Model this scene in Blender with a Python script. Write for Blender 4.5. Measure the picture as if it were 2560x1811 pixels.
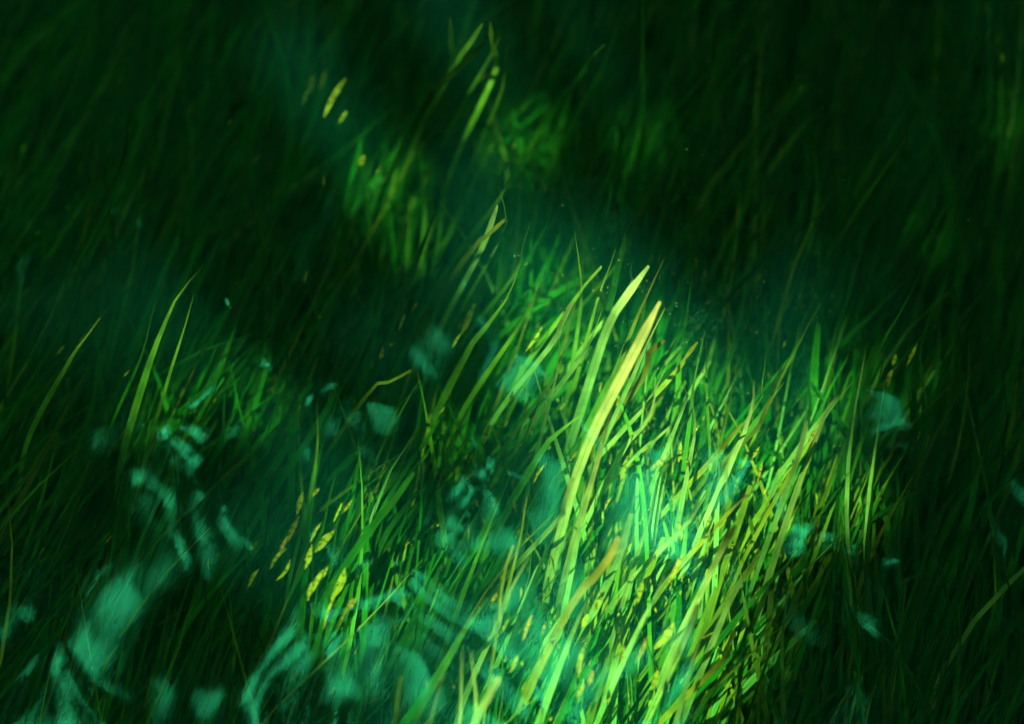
import bpy, math, random
import numpy as np
from mathutils import Vector

random.seed(7)
rng = np.random.default_rng(11)
R = math.radians

for o in list(bpy.data.objects):
    bpy.data.objects.remove(o, do_unlink=True)
scene = bpy.context.scene
COL = scene.collection

# ------------------------------------------------------------------ camera
PITCH = 58.0                       # degrees below the horizon
DIST = 2.10
FOCAL, SENSOR = 85.0, 36.0
TARGET = Vector((0.0, 0.0, -0.22))
CAM = Vector((0.0, TARGET.y - DIST * math.cos(R(PITCH)), TARGET.z + DIST * math.sin(R(PITCH))))
cam_data = bpy.data.cameras.new("camera")
cam = bpy.data.objects.new("camera", cam_data)
COL.objects.link(cam)
cam.location = CAM
cam.rotation_euler = (R(90.0 - PITCH), 0.0, 0.0)
cam_data.lens, cam_data.sensor_width = FOCAL, SENSOR
cam_data.clip_start, cam_data.clip_end = 0.05, 500.0
cam_data.dof.use_dof = True
cam_data.dof.focus_distance = 2.02
cam_data.dof.aperture_fstop = 1.8
scene.camera = cam

# ------------------------------------------------------------------ sky and sun
SUN_TO = Vector((-0.26, -0.15, 0.95)).normalized()       # from the water towards the sun
sun_el = math.asin(SUN_TO.z)
sun_az = math.atan2(SUN_TO.x, SUN_TO.y)
world = bpy.data.worlds.new("World")
scene.world = world
world.use_nodes = True
wn = world.node_tree
wn.nodes.clear()
sky = wn.nodes.new("ShaderNodeTexSky")
sky.sky_type = 'NISHITA'
sky.sun_disc = False
sky.sun_elevation = sun_el
sky.sun_rotation = sun_az
sky.dust_density = 4.0
sky.air_density = 1.0
bg = wn.nodes.new("ShaderNodeBackground")
bg.inputs["Strength"].default_value = 0.15
wout = wn.nodes.new("ShaderNodeOutputWorld")
wtc = wn.nodes.new("ShaderNodeTexCoord")
cl = wn.nodes.new("ShaderNodeTexNoise")
cl.inputs["Scale"].default_value = 6.0
cl.inputs["Detail"].default_value = 5.0
cl.inputs["Roughness"].default_value = 0.55
wn.links.new(wtc.outputs["Generated"], cl.inputs["Vector"])
clr = wn.nodes.new("ShaderNodeValToRGB")
clr.color_ramp.elements[0].position, clr.color_ramp.elements[1].position = 0.36, 0.60
wn.links.new(cl.outputs[0], clr.inputs[0])
wmx = wn.nodes.new("ShaderNodeMix")
wmx.data_type = 'RGBA'
wn.links.new(clr.outputs[0], wmx.inputs[0])
wn.links.new(sky.outputs[0], wmx.inputs[6])
wmx.inputs[7].default_value = (16.5, 16.8, 17.2, 1)        # cloud added to brighten the sky reflections and the shade
wn.links.new(wmx.outputs[2], bg.inputs[0])
wn.links.new(bg.outputs[0], wout.inputs[0])

sun_data = bpy.data.lights.new("sun", 'SUN')
sun_data.energy = 4.4
sun_data.angle = R(0.7)
sun_data.color = (1.0, 0.95, 0.85)
sun = bpy.data.objects.new("sun", sun_data)
COL.objects.link(sun)
sun.rotation_euler = SUN_TO.to_track_quat('Z', 'Y').to_euler()

# ------------------------------------------------------------------ exposure and render settings
scene.view_settings.view_transform = 'Standard'
scene.view_settings.look = 'None'
scene.view_settings.gamma = 1.0
scene.view_settings.exposure = 2.15
scene.render.engine = 'CYCLES'
cy = scene.cycles
cy.max_bounces = 6
cy.diffuse_bounces = 2
cy.glossy_bounces = 2
cy.transmission_bounces = 4
cy.volume_bounces = 0
cy.transparent_max_bounces = 12
cy.sample_clamp_indirect = 3.0
cy.use_denoising = True
cy.adaptive_threshold = 0.02

# ------------------------------------------------------------------ helpers
PW, PH = 2560.0, 1811.0
BED = -0.37


def at(px, py, z):
    """The point at height z that the photograph's pixel (px, py) looks at."""
    half = SENSOR / (2 * FOCAL)
    u = (px / PW - 0.5) * 2 * half
    v = (0.5 - py / PH) * 2 * half * PH / PW
    cp, sp = math.cos(R(PITCH)), math.sin(R(PITCH))
    d = Vector((u, cp + v * sp, -sp + v * cp))
    t = (z - CAM.z) / d.z
    return CAM + d * t


def mesh_obj(name, verts, faces, mat, parent=None, smooth=True, tint=None, uvs=None):
    me = bpy.data.meshes.new(name)
    me.from_pydata([tuple(v) for v in verts] if not isinstance(verts, np.ndarray) else verts.tolist(), [],
                   faces if not isinstance(faces, np.ndarray) else faces.tolist())
    if smooth:
        me.polygons.foreach_set("use_smooth", [True] * len(me.polygons))
    if tint is not None:
        ca = me.color_attributes.new("tint", 'FLOAT_COLOR', 'POINT')
        ca.data.foreach_set("color", np.asarray(tint, dtype=np.float32).ravel())
    if uvs is not None:
        uv = me.uv_layers.new(name="UVMap")
        li = np.empty(len(me.loops), dtype=np.int32)
        me.loops.foreach_get("vertex_index", li)
        uv.data.foreach_set("uv", np.asarray(uvs, dtype=np.float32)[li].ravel())
    me.materials.append(mat)
    o = bpy.data.objects.new(name, me)
    COL.objects.link(o)
    if parent is not None:
        o.parent = parent
        o.matrix_parent_inverse = parent.matrix_world.inverted()
    return o


def empty(name, loc):
    o = bpy.data.objects.new(name, None)
    o.empty_display_size = 0.02
    COL.objects.link(o)
    o.location = loc
    o.matrix_world.translation = Vector(loc)
    return o


def tag(o, label=None, cat=None, group=None, kind=None):
    if label: o["label"] = label
    if cat: o["category"] = cat
    if group: o["group"] = group
    if kind: o["kind"] = kind
    return o


def new_mat(name):
    m = bpy.data.materials.new(name)
    m.use_nodes = True
    m.node_tree.nodes.clear()
    nt = m.node_tree
    out = nt.nodes.new("ShaderNodeOutputMaterial")
    return m, nt, out


def node(nt, kind, **inp):
    n = nt.nodes.new(kind)
    for k, v in inp.items():
        n.inputs[k.replace("_", " ")].default_value = v
    return n


def mixrgb(nt, a, b, fac, mode='MIX'):
    n = nt.nodes.new("ShaderNodeMix")
    n.data_type = 'RGBA'
    n.blend_type = mode
    n.clamp_factor = True
    for key, val in ((0, fac), (6, a), (7, b)):
        if hasattr(val, "default_value") and hasattr(val, "is_linked"):
            nt.links.new(val, n.inputs[key])
        else:
            n.inputs[key].default_value = val
    return n.outputs[2]


def ramp(nt, src, stops):
    n = nt.nodes.new("ShaderNodeValToRGB")
    el = n.color_ramp.elements
    while len(el) < len(stops):
        el.new(0.5)
    for e, (p, c) in zip(el, stops):
        e.position = p
        e.color = c if len(c) == 4 else (*c, 1)
    nt.links.new(src, n.inputs[0])
    return n.outputs[0]


# ------------------------------------------------------------------ materials
def blade_material():
    m, nt, out = new_mat("eelgrass")
    att = nt.nodes.new("ShaderNodeAttribute"); att.attribute_name = "tint"
    tc = nt.nodes.new("ShaderNodeTexCoord")
    uvs = nt.nodes.new("ShaderNodeSeparateXYZ"); nt.links.new(tc.outputs["UV"], uvs.inputs[0])
    # long veins running up the blade
    wv = node(nt, "ShaderNodeMath"); wv.operation = 'MULTIPLY'; wv.inputs[1].default_value = 44.0
    nt.links.new(uvs.outputs[0], wv.inputs[0])
    sn = nt.nodes.new("ShaderNodeMath"); sn.operation = 'SINE'; nt.links.new(wv.outputs[0], sn.inputs[0])
    vein = ramp(nt, sn.outputs[0], [(0.0, (0.80, 0.80, 0.80)), (1.0, (1.08, 1.08, 1.08))])
    col = mixrgb(nt, att.outputs["Color"], vein, 0.8, 'MULTIPLY')
    mr = nt.nodes.new("ShaderNodeMath"); mr.operation = 'PINGPONG'; mr.inputs[1].default_value = 0.5
    nt.links.new(uvs.outputs[0], mr.inputs[0])
    col = mixrgb(nt, col, ramp(nt, mr.outputs[0], [(0.03, (0.72, 0.78, 0.6)), (0.12, (1, 1, 1)), (0.40, (1, 1, 1)), (0.48, (0.66, 0.74, 0.55))]), 0.9, 'MULTIPLY')
    # blotches of ageing tissue
    n1 = node(nt, "ShaderNodeTexNoise", Scale=42.0, Detail=3.0); nt.links.new(tc.outputs["Object"], n1.inputs["Vector"])
    blot = ramp(nt, n1.outputs[0], [(0.36, (0.55, 0.62, 0.5)), (0.62, (1.15, 1.1, 1.0))])
    col = mixrgb(nt, col, blot, 0.8, 'MULTIPLY')
    # fine crust of epiphytes: pale yellow grains
    n2 = node(nt, "ShaderNodeTexNoise", Scale=1150.0, Detail=2.0); nt.links.new(tc.outputs["Object"], n2.inputs["Vector"])
    n3 = node(nt, "ShaderNodeTexNoise", Scale=30.0, Detail=2.0); nt.links.new(tc.outputs["Object"], n3.inputs["Vector"])
    g = nt.nodes.new("ShaderNodeMath"); g.operation = 'MULTIPLY'
    nt.links.new(ramp(nt, n2.outputs[0], [(0.50, (0, 0, 0)), (0.75, (0.6, 0.6, 0.6))]), g.inputs[0])
    nt.links.new(ramp(nt, n3.outputs[0], [(0.42, (0, 0, 0)), (0.68, (1, 1, 1))]), g.inputs[1])
    col = mixrgb(nt, col, (0.26, 0.30, 0.045, 1), g.outputs[0])
    dif = nt.nodes.new("ShaderNodeBsdfDiffuse"); trn = nt.nodes.new("ShaderNodeBsdfTranslucent")
    nt.links.new(col, dif.inputs[0])
    tcol = mixrgb(nt, col, (0.85, 1.0, 0.45, 1), 1.0, 'MULTIPLY')
    nt.links.new(tcol, trn.inputs[0])
    bmp = node(nt, "ShaderNodeBump", Strength=0.35, Distance=0.0006)
    nt.links.new(sn.outputs[0], bmp.inputs["Height"]); nt.links.new(bmp.outputs[0], dif.inputs["Normal"])
    mx = nt.nodes.new("ShaderNodeMixShader"); mx.inputs[0].default_value = 0.32
    nt.links.new(dif.outputs[0], mx.inputs[1]); nt.links.new(trn.outputs[0], mx.inputs[2])
    nt.links.new(mx.outputs[0], out.inputs[0])
    return m


def dead_leaf_material():
    m, nt, out = new_mat("withered_leaf")
    att = nt.nodes.new("ShaderNodeAttribute"); att.attribute_name = "tint"
    tc = nt.nodes.new("ShaderNodeTexCoord")
    n1 = node(nt, "ShaderNodeTexNoise", Scale=260.0, Detail=4.0, Roughness=0.7); nt.links.new(tc.outputs["Object"], n1.inputs["Vector"])
    pat = ramp(nt, n1.outputs[0], [(0.42, (0.12, 0.13, 0.06)), (0.52, (0.9, 0.9, 0.9)), (0.8, (1.1, 1.1, 0.9))])
    col = mixrgb(nt, att.outputs["Color"], pat, 0.85, 'MULTIPLY')
    dif = node(nt, "ShaderNodeBsdfDiffuse"); nt.links.new(col, dif.inputs[0])
    nt.links.new(dif.outputs[0], out.inputs[0])
    return m


def bed_material():
    m, nt, out = new_mat("silty_bed")
    tc = nt.nodes.new("ShaderNodeTexCoord")
    n1 = node(nt, "ShaderNodeTexNoise", Scale=9.0, Detail=6.0, Roughness=0.65); nt.links.new(tc.outputs["Object"], n1.inputs["Vector"])
    n2 = node(nt, "ShaderNodeTexNoise", Scale=170.0, Detail=4.0, Roughness=0.7); nt.links.new(tc.outputs["Object"], n2.inputs["Vector"])
    c = ramp(nt, n1.outputs[0], [(0.3, (0.018, 0.030, 0.014)), (0.55, (0.05, 0.055, 0.018)), (0.75, (0.12, 0.10, 0.03))])
    s = ramp(nt, n2.outputs[0], [(0.35, (0.4, 0.4, 0.4)), (0.55, (1, 1, 1)), (0.72, (2.2, 1.9, 0.9))])
    c = mixrgb(nt, c, s, 1.0, 'MULTIPLY')
    b = node(nt, "ShaderNodeBsdfDiffuse"); nt.links.new(c, b.inputs[0])
    bmp = node(nt, "ShaderNodeBump", Strength=0.8, Distance=0.01); nt.links.new(n2.outputs[0], bmp.inputs["Height"])
    nt.links.new(bmp.outputs[0], b.inputs["Normal"])
    nt.links.new(b.outputs[0], out.inputs[0])
    return m


def water_surface_material():
    m, nt, out = new_mat("water_surface")
    fr = node(nt, "ShaderNodeFresnel", IOR=1.48)
    tr = nt.nodes.new("ShaderNodeBsdfTransparent")
    gl = nt.nodes.new("ShaderNodeBsdfGlossy"); gl.inputs["Roughness"].default_value = 0.045
    gl.inputs["Color"].default_value = (0.05, 1.0, 0.36, 1)
    mx = nt.nodes.new("ShaderNodeMixShader")
    nt.links.new(fr.outputs[0], mx.inputs[0]); nt.links.new(tr.outputs[0], mx.inputs[1]); nt.links.new(gl.outputs[0], mx.inputs[2])
    nt.links.new(mx.outputs[0], out.inputs[0])
    return m


def water_body_material():
    m, nt, out = new_mat("water_body")
    ab = node(nt, "ShaderNodeVolumeAbsorption", Density=3.2); ab.inputs["Color"].default_value = (0.07, 0.87, 0.42, 1)
    sc = node(nt, "ShaderNodeVolumeScatter", Density=0.18, Anisotropy=0.0); sc.inputs["Color"].default_value = (0.03, 1.0, 0.52, 1)
    ad = nt.nodes.new("ShaderNodeAddShader")
    nt.links.new(ab.outputs[0], ad.inputs[0]); nt.links.new(sc.outputs[0], ad.inputs[1])
    nt.links.new(ad.outputs[0], out.inputs["Volume"])
    return m


def simple_mat(name, c1, c2, scale, translucent=None):
    m, nt, out = new_mat(name)
    tc = nt.nodes.new("ShaderNodeTexCoord")
    n1 = node(nt, "ShaderNodeTexNoise", Scale=scale, Detail=4.0); nt.links.new(tc.outputs["Object"], n1.inputs["Vector"])
    c = ramp(nt, n1.outputs[0], [(0.3, c1), (0.7, c2)])
    b = nt.nodes.new("ShaderNodeBsdfDiffuse"); nt.links.new(c, b.inputs[0])
    if translucent is None:
        nt.links.new(b.outputs[0], out.inputs[0])
    else:
        t = nt.nodes.new("ShaderNodeBsdfTranslucent"); t.inputs[0].default_value = (*translucent, 1)
        ad = nt.nodes.new("ShaderNodeAddShader")
        nt.links.new(b.outputs[0], ad.inputs[0]); nt.links.new(t.outputs[0], ad.inputs[1])
        nt.links.new(ad.outputs[0], out.inputs[0])
    return m


M_BLADE = blade_material()
M_DEAD = dead_leaf_material()
M_BED = bed_material()
M_SURF = water_surface_material()
M_BODY = water_body_material()
M_BARK = simple_mat("bark", (0.035, 0.028, 0.02), (0.10, 0.08, 0.055), 14.0)
M_LEAF = simple_mat("tree_leaf", (0.02, 0.05, 0.012), (0.05, 0.10, 0.02), 3.0, translucent=(0.005, 0.040, 0.008))
M_SPECK = simple_mat("drifting_speck", (0.30, 0.30, 0.06), (0.5, 0.5, 0.18), 60.0)

# ------------------------------------------------------------------ ground: stream bed and banks
def axis(fine_half, step, far, n_out):
    a = np.arange(-fine_half, fine_half + step * 0.5, step)
    g = fine_half + (far - fine_half) * (np.linspace(0, 1, n_out + 1)[1:] ** 2.2)
    return np.concatenate([-g[::-1], a, g])


def grid_faces(nx, ny):
    i = np.arange(nx - 1)[None, :] + np.arange(ny - 1)[:, None] * nx
    i = i.ravel()
    return np.stack([i, i + 1, i + nx + 1, i + nx], axis=1)


def bumps(x, y, seed, n, lo, hi):
    r = np.random.default_rng(seed)
    h = np.zeros_like(x)
    for _ in range(n):
        lam = math.exp(r.uniform(math.log(lo), math.log(hi)))
        a = r.uniform(0, 2 * math.pi)
        h += lam * np.sin((x * math.cos(a) + y * math.sin(a)) * 2 * math.pi / lam + r.uniform(0, 6.28))
    return h / n


def bed_height(x, y):
    ax = np.abs(x + 0.25 * np.sin(y * 0.35))
    s = np.clip((ax - 2.9) / 1.3, 0, 1)
    s = s * s * (3 - 2 * s)
    return BED + s * (0.37 + 0.42) + 0.22 * bumps(x, y, 3, 14, 0.08, 0.7) + 0.35 * s * bumps(x, y, 5, 10, 1.2, 7.0)


gx, gy = axis(1.1, 0.02, 70, 45), axis(1.1, 0.02, 70, 45)
X, Y = np.meshgrid(gx, gy)
Z = bed_height(X, Y)
ground = mesh_obj("ground", np.stack([X.ravel(), Y.ravel(), Z.ravel()], 1), grid_faces(len(gx), len(gy)), M_BED)
tag(ground, "dark silty stream bed under the eelgrass", kind="structure")

# ------------------------------------------------------------------ water
def ripple_height(x, y):
    r = np.random.default_rng(154)
    h = np.zeros_like(x)
    # small crossing wavelets, liveliest over the near left of the pool
    env = 0.20 + 0.85 * np.exp(-(((x + 0.22) / 0.42) ** 2 + ((y + 0.26) / 0.30) ** 2))
    env += 0.45 * np.exp(-(((x - 0.05) / 0.25) ** 2 + ((y + 0.28) / 0.2) ** 2)) + 0.35 * np.exp(-(((x - 0.31) / 0.09) ** 2 + ((y + 0.20) / 0.09) ** 2))
    # calmer, mirror-like lenses of water
    for (px, py, sx_, sy_, calm) in ((1590, 1330, 0.085, 0.11, 0.75), (1200, 1620, 0.10, 0.13, 0.45), (990, 930, 0.05, 0.06, 0.6), (2285, 1395, 0.06, 0.06, 0.6)):
        p = at(px, py, 0.0)
        env = env * (1 - calm * np.exp(-(((x - p.x) / sx_) ** 2 + ((y - p.y) / sy_) ** 2)))
    for k in range(26):
        lam = math.exp(r.uniform(math.log(0.06), math.log(0.28)))
        a = r.normal(0.2, 0.75)
        slope = 0.019 * (lam / 0.13) ** 0.15
        h += env * slope * lam / (2 * math.pi) * np.sin((x * math.cos(a) + y * math.sin(a)) * 2 * math.pi / lam + r.uniform(0, 6.28))
    for k in range(14):
        lam = math.exp(r.uniform(math.log(0.018), math.log(0.045)))
        a = r.normal(0.5, 0.9)
        patch = np.clip(bumps(x, y, 400 + k, 5, 0.15, 0.5) * 8 + 0.1, 0, 1)
        h += patch * env * 0.0025 * lam / (2 * math.pi) * np.sin((x * math.cos(a) + y * math.sin(a)) * 2 * math.pi / lam + r.uniform(0, 6.28))
    # ring wavelets where drops or insects touched the film
    for (px, py, lam, amp) in ((1172, 1388, 0.015, 0.020), (1718, 1436, 0.013, 0.020), (985, 1690, 0.020, 0.012), (2285, 1395, 0.034, 0.07)):
        p = at(px, py, 0.0)
        d = np.hypot(x - p.x, y - p.y)
        h += amp * lam / 6.28 * np.sin(d * 6.283 / lam) * np.exp(-(d / (lam * 2.6)) ** 2)
    fade = np.clip(1.0 - (np.maximum(np.abs(x) / 1.0, np.abs(y) / 1.0) - 1.0) / 2.0, 0.0, 1)
    return h * fade


wx, wy = axis(0.75, 0.004, 3.75, 30), axis(0.75, 0.004, 60, 60)
X, Y = np.meshgrid(wx, wy)
Z = ripple_height(X, Y)
surf = mesh_obj("water_surface", np.stack([X.ravel(), Y.ravel(), Z.ravel()], 1), grid_faces(len(wx), len(wy)), M_SURF)
tag(surf, "rippled clear water surface with teal sky reflections", kind="structure")
x0, x1, y0, y1, z0, z1 = -3.7, 3.7, -59.0, 59.0, -0.75, -0.012
body = mesh_obj("water", [(x0, y0, z0), (x1, y0, z0), (x1, y1, z0), (x0, y1, z0), (x0, y0, z1), (x1, y0, z1), (x1, y1, z1), (x0, y1, z1)],
                [(3, 2, 1, 0), (4, 5, 6, 7), (0, 1, 5, 4), (1, 2, 6, 5), (2, 3, 7, 6), (3, 0, 4, 7)], M_BODY, smooth=False)
tag(body, "dim green tinted water filling the stream", kind="structure")

# ------------------------------------------------------------------ eelgrass blades
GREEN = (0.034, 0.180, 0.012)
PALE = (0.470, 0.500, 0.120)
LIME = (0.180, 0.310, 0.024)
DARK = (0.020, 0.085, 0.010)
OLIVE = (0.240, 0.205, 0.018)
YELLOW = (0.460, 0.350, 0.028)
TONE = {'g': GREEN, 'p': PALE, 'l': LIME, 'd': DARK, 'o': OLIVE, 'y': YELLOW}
TONE_WORD = {'g': 'green', 'p': 'pale lime', 'l': 'bright green', 'd': 'dark green', 'o': 'olive brown', 'y': 'yellowing'}


def smooth_path(pts, n):
    """Catmull-Rom through the given points, n samples evenly spaced."""
    P = np.array([tuple(p) for p in pts], dtype=float)
    if len(P) == 2:
        P = np.array([P[0], (P[0] + P[1]) / 2, P[1]])
    ext = np.vstack([2 * P[0] - P[1], P, 2 * P[-1] - P[-2]])
    out = []
    for i in range(1, len(ext) - 2):
        for t in np.linspace(0, 1, 12, endpoint=False):
            a, b, c, d = ext[i - 1], ext[i], ext[i + 1], ext[i + 2]
            out.append(0.5 * (2 * b + (c - a) * t + (2 * a - 5 * b + 4 * c - d) * t * t + (3 * b - a - 3 * c + d) * t ** 3))
    out.append(P[-1])
    out = np.array(out)
    s = np.concatenate([[0], np.cumsum(np.linalg.norm(np.diff(out, axis=0), axis=1))])
    q = np.linspace(0, s[-1], n)
    return np.stack([np.interp(q, s, out[:, k]) for k in range(3)], 1)


VIEW_UP = np.array([0.0, -math.cos(R(PITCH)), math.sin(R(PITCH))])


def ribbon(path, width, twist0, twist1, tip='round', seed=0):
    """A blade: base first. Returns verts, faces, uvs."""
    r = np.random.default_rng(seed)
    n = len(path)
    tan = np.gradient(path, axis=0)
    tan /= np.linalg.norm(tan, axis=1)[:, None] + 1e-9
    up = np.array([0.0, -0.35, 0.94])
    side = np.cross(tan, up)
    side /= np.linalg.norm(side, axis=1)[:, None] + 1e-9
    nor = np.cross(side, tan)
    v = np.linspace(0, 1, n)
    tw = twist0 + (twist1 - twist0) * v + 0.25 * np.sin(v * r.uniform(2, 5) + r.uniform(0, 6))
    sd = side * np.cos(tw)[:, None] + nor * np.sin(tw)[:, None]
    no = -side * np.sin(tw)[:, None] + nor * np.cos(tw)[:, None]
    w = np.full(n, width) * (0.72 + 0.28 * np.clip(v / 0.35, 0, 1))
    if tip == 'round':
        w *= np.sqrt(np.clip(1 - np.clip((v - 0.90) / 0.105, 0, 1) ** 2, 0.04, 1))
    elif tip == 'point':
        w *= np.clip(1 - np.clip((v - 0.55) / 0.45, 0, 1) ** 1.3, 0.05, 1)
    else:                                                     # torn
        w *= 1 - 0.35 * np.clip((v - 0.9) / 0.1, 0, 1)
    w = w * (1 + 0.08 * np.sin(v * 9 + r.uniform(0, 6)))
    a = path - sd * w[:, None] / 2
    b = path - no * (w[:, None] * 0.10)
    c = path + sd * w[:, None] / 2
    V = np.stack([a, b, c], 1).reshape(-1, 3)
    i = np.arange(n - 1) * 3
    F = np.concatenate([np.stack([i, i + 1, i + 4, i + 3], 1), np.stack([i + 1, i + 2, i + 5, i + 4], 1)])
    L = np.linalg.norm(np.diff(path, axis=0), axis=1).sum()
    U = np.stack([np.tile([0.0, 0.5, 1.0], n), np.repeat(v * L / width, 3)], 1)
    return V, F, U


def tint_of(c, n, r, base_dark=0.0):
    k = math.exp(r.normal(0, 0.18))
    h = r.normal(0, 0.10)
    col = np.array([c[0] * k * (1 + h * 1.5), c[1] * k, c[2] * k])
    t = np.ones((n, 4))
    t[:, :3] = np.clip(col, 0.003, 0.8)
    return t


def flow_angle(x, y):
    """Heading of the current, measured from +Y towards +X (degrees)."""
    return 17.0 - 6.0 * math.sin(x * 3.0) + 4.0 * math.sin(y * 2.7 + 1.0) - 4.0 * y


def free_path(x, y, L, r, n=11, rise=1.0, spread=11.0, lid=-0.10):
    """A blade rooted at (x, y) that rises, then lies over along the current."""
    z = float(bed_height(np.array(x), np.array(y))) - 0.01
    th = R(flow_angle(x, y) + r.normal(0, spread))
    e0, e1 = R(r.uniform(55, 80)), R(r.uniform(8, 34) * rise)
    bend = r.normal(0, 0.30)
    r_w = r.uniform(3, 8)
    pts = [np.array([x, y, z])]
    ds = L / (n - 1)
    for i in range(1, n):
        v = i / (n - 1)
        e = e0 + (e1 - e0) * min(1.0, v / 0.55) ** 0.8
        t = th + bend * v + 0.11 * math.sin(v * r_w + x * 30)
        p = pts[-1] + ds * np.array([math.cos(e) * math.sin(t), math.cos(e) * math.cos(t), math.sin(e)])
        p[2] = min(p[2], lid - 0.03 * r.random())
        pts.append(p)
    return np.array(pts)


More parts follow.
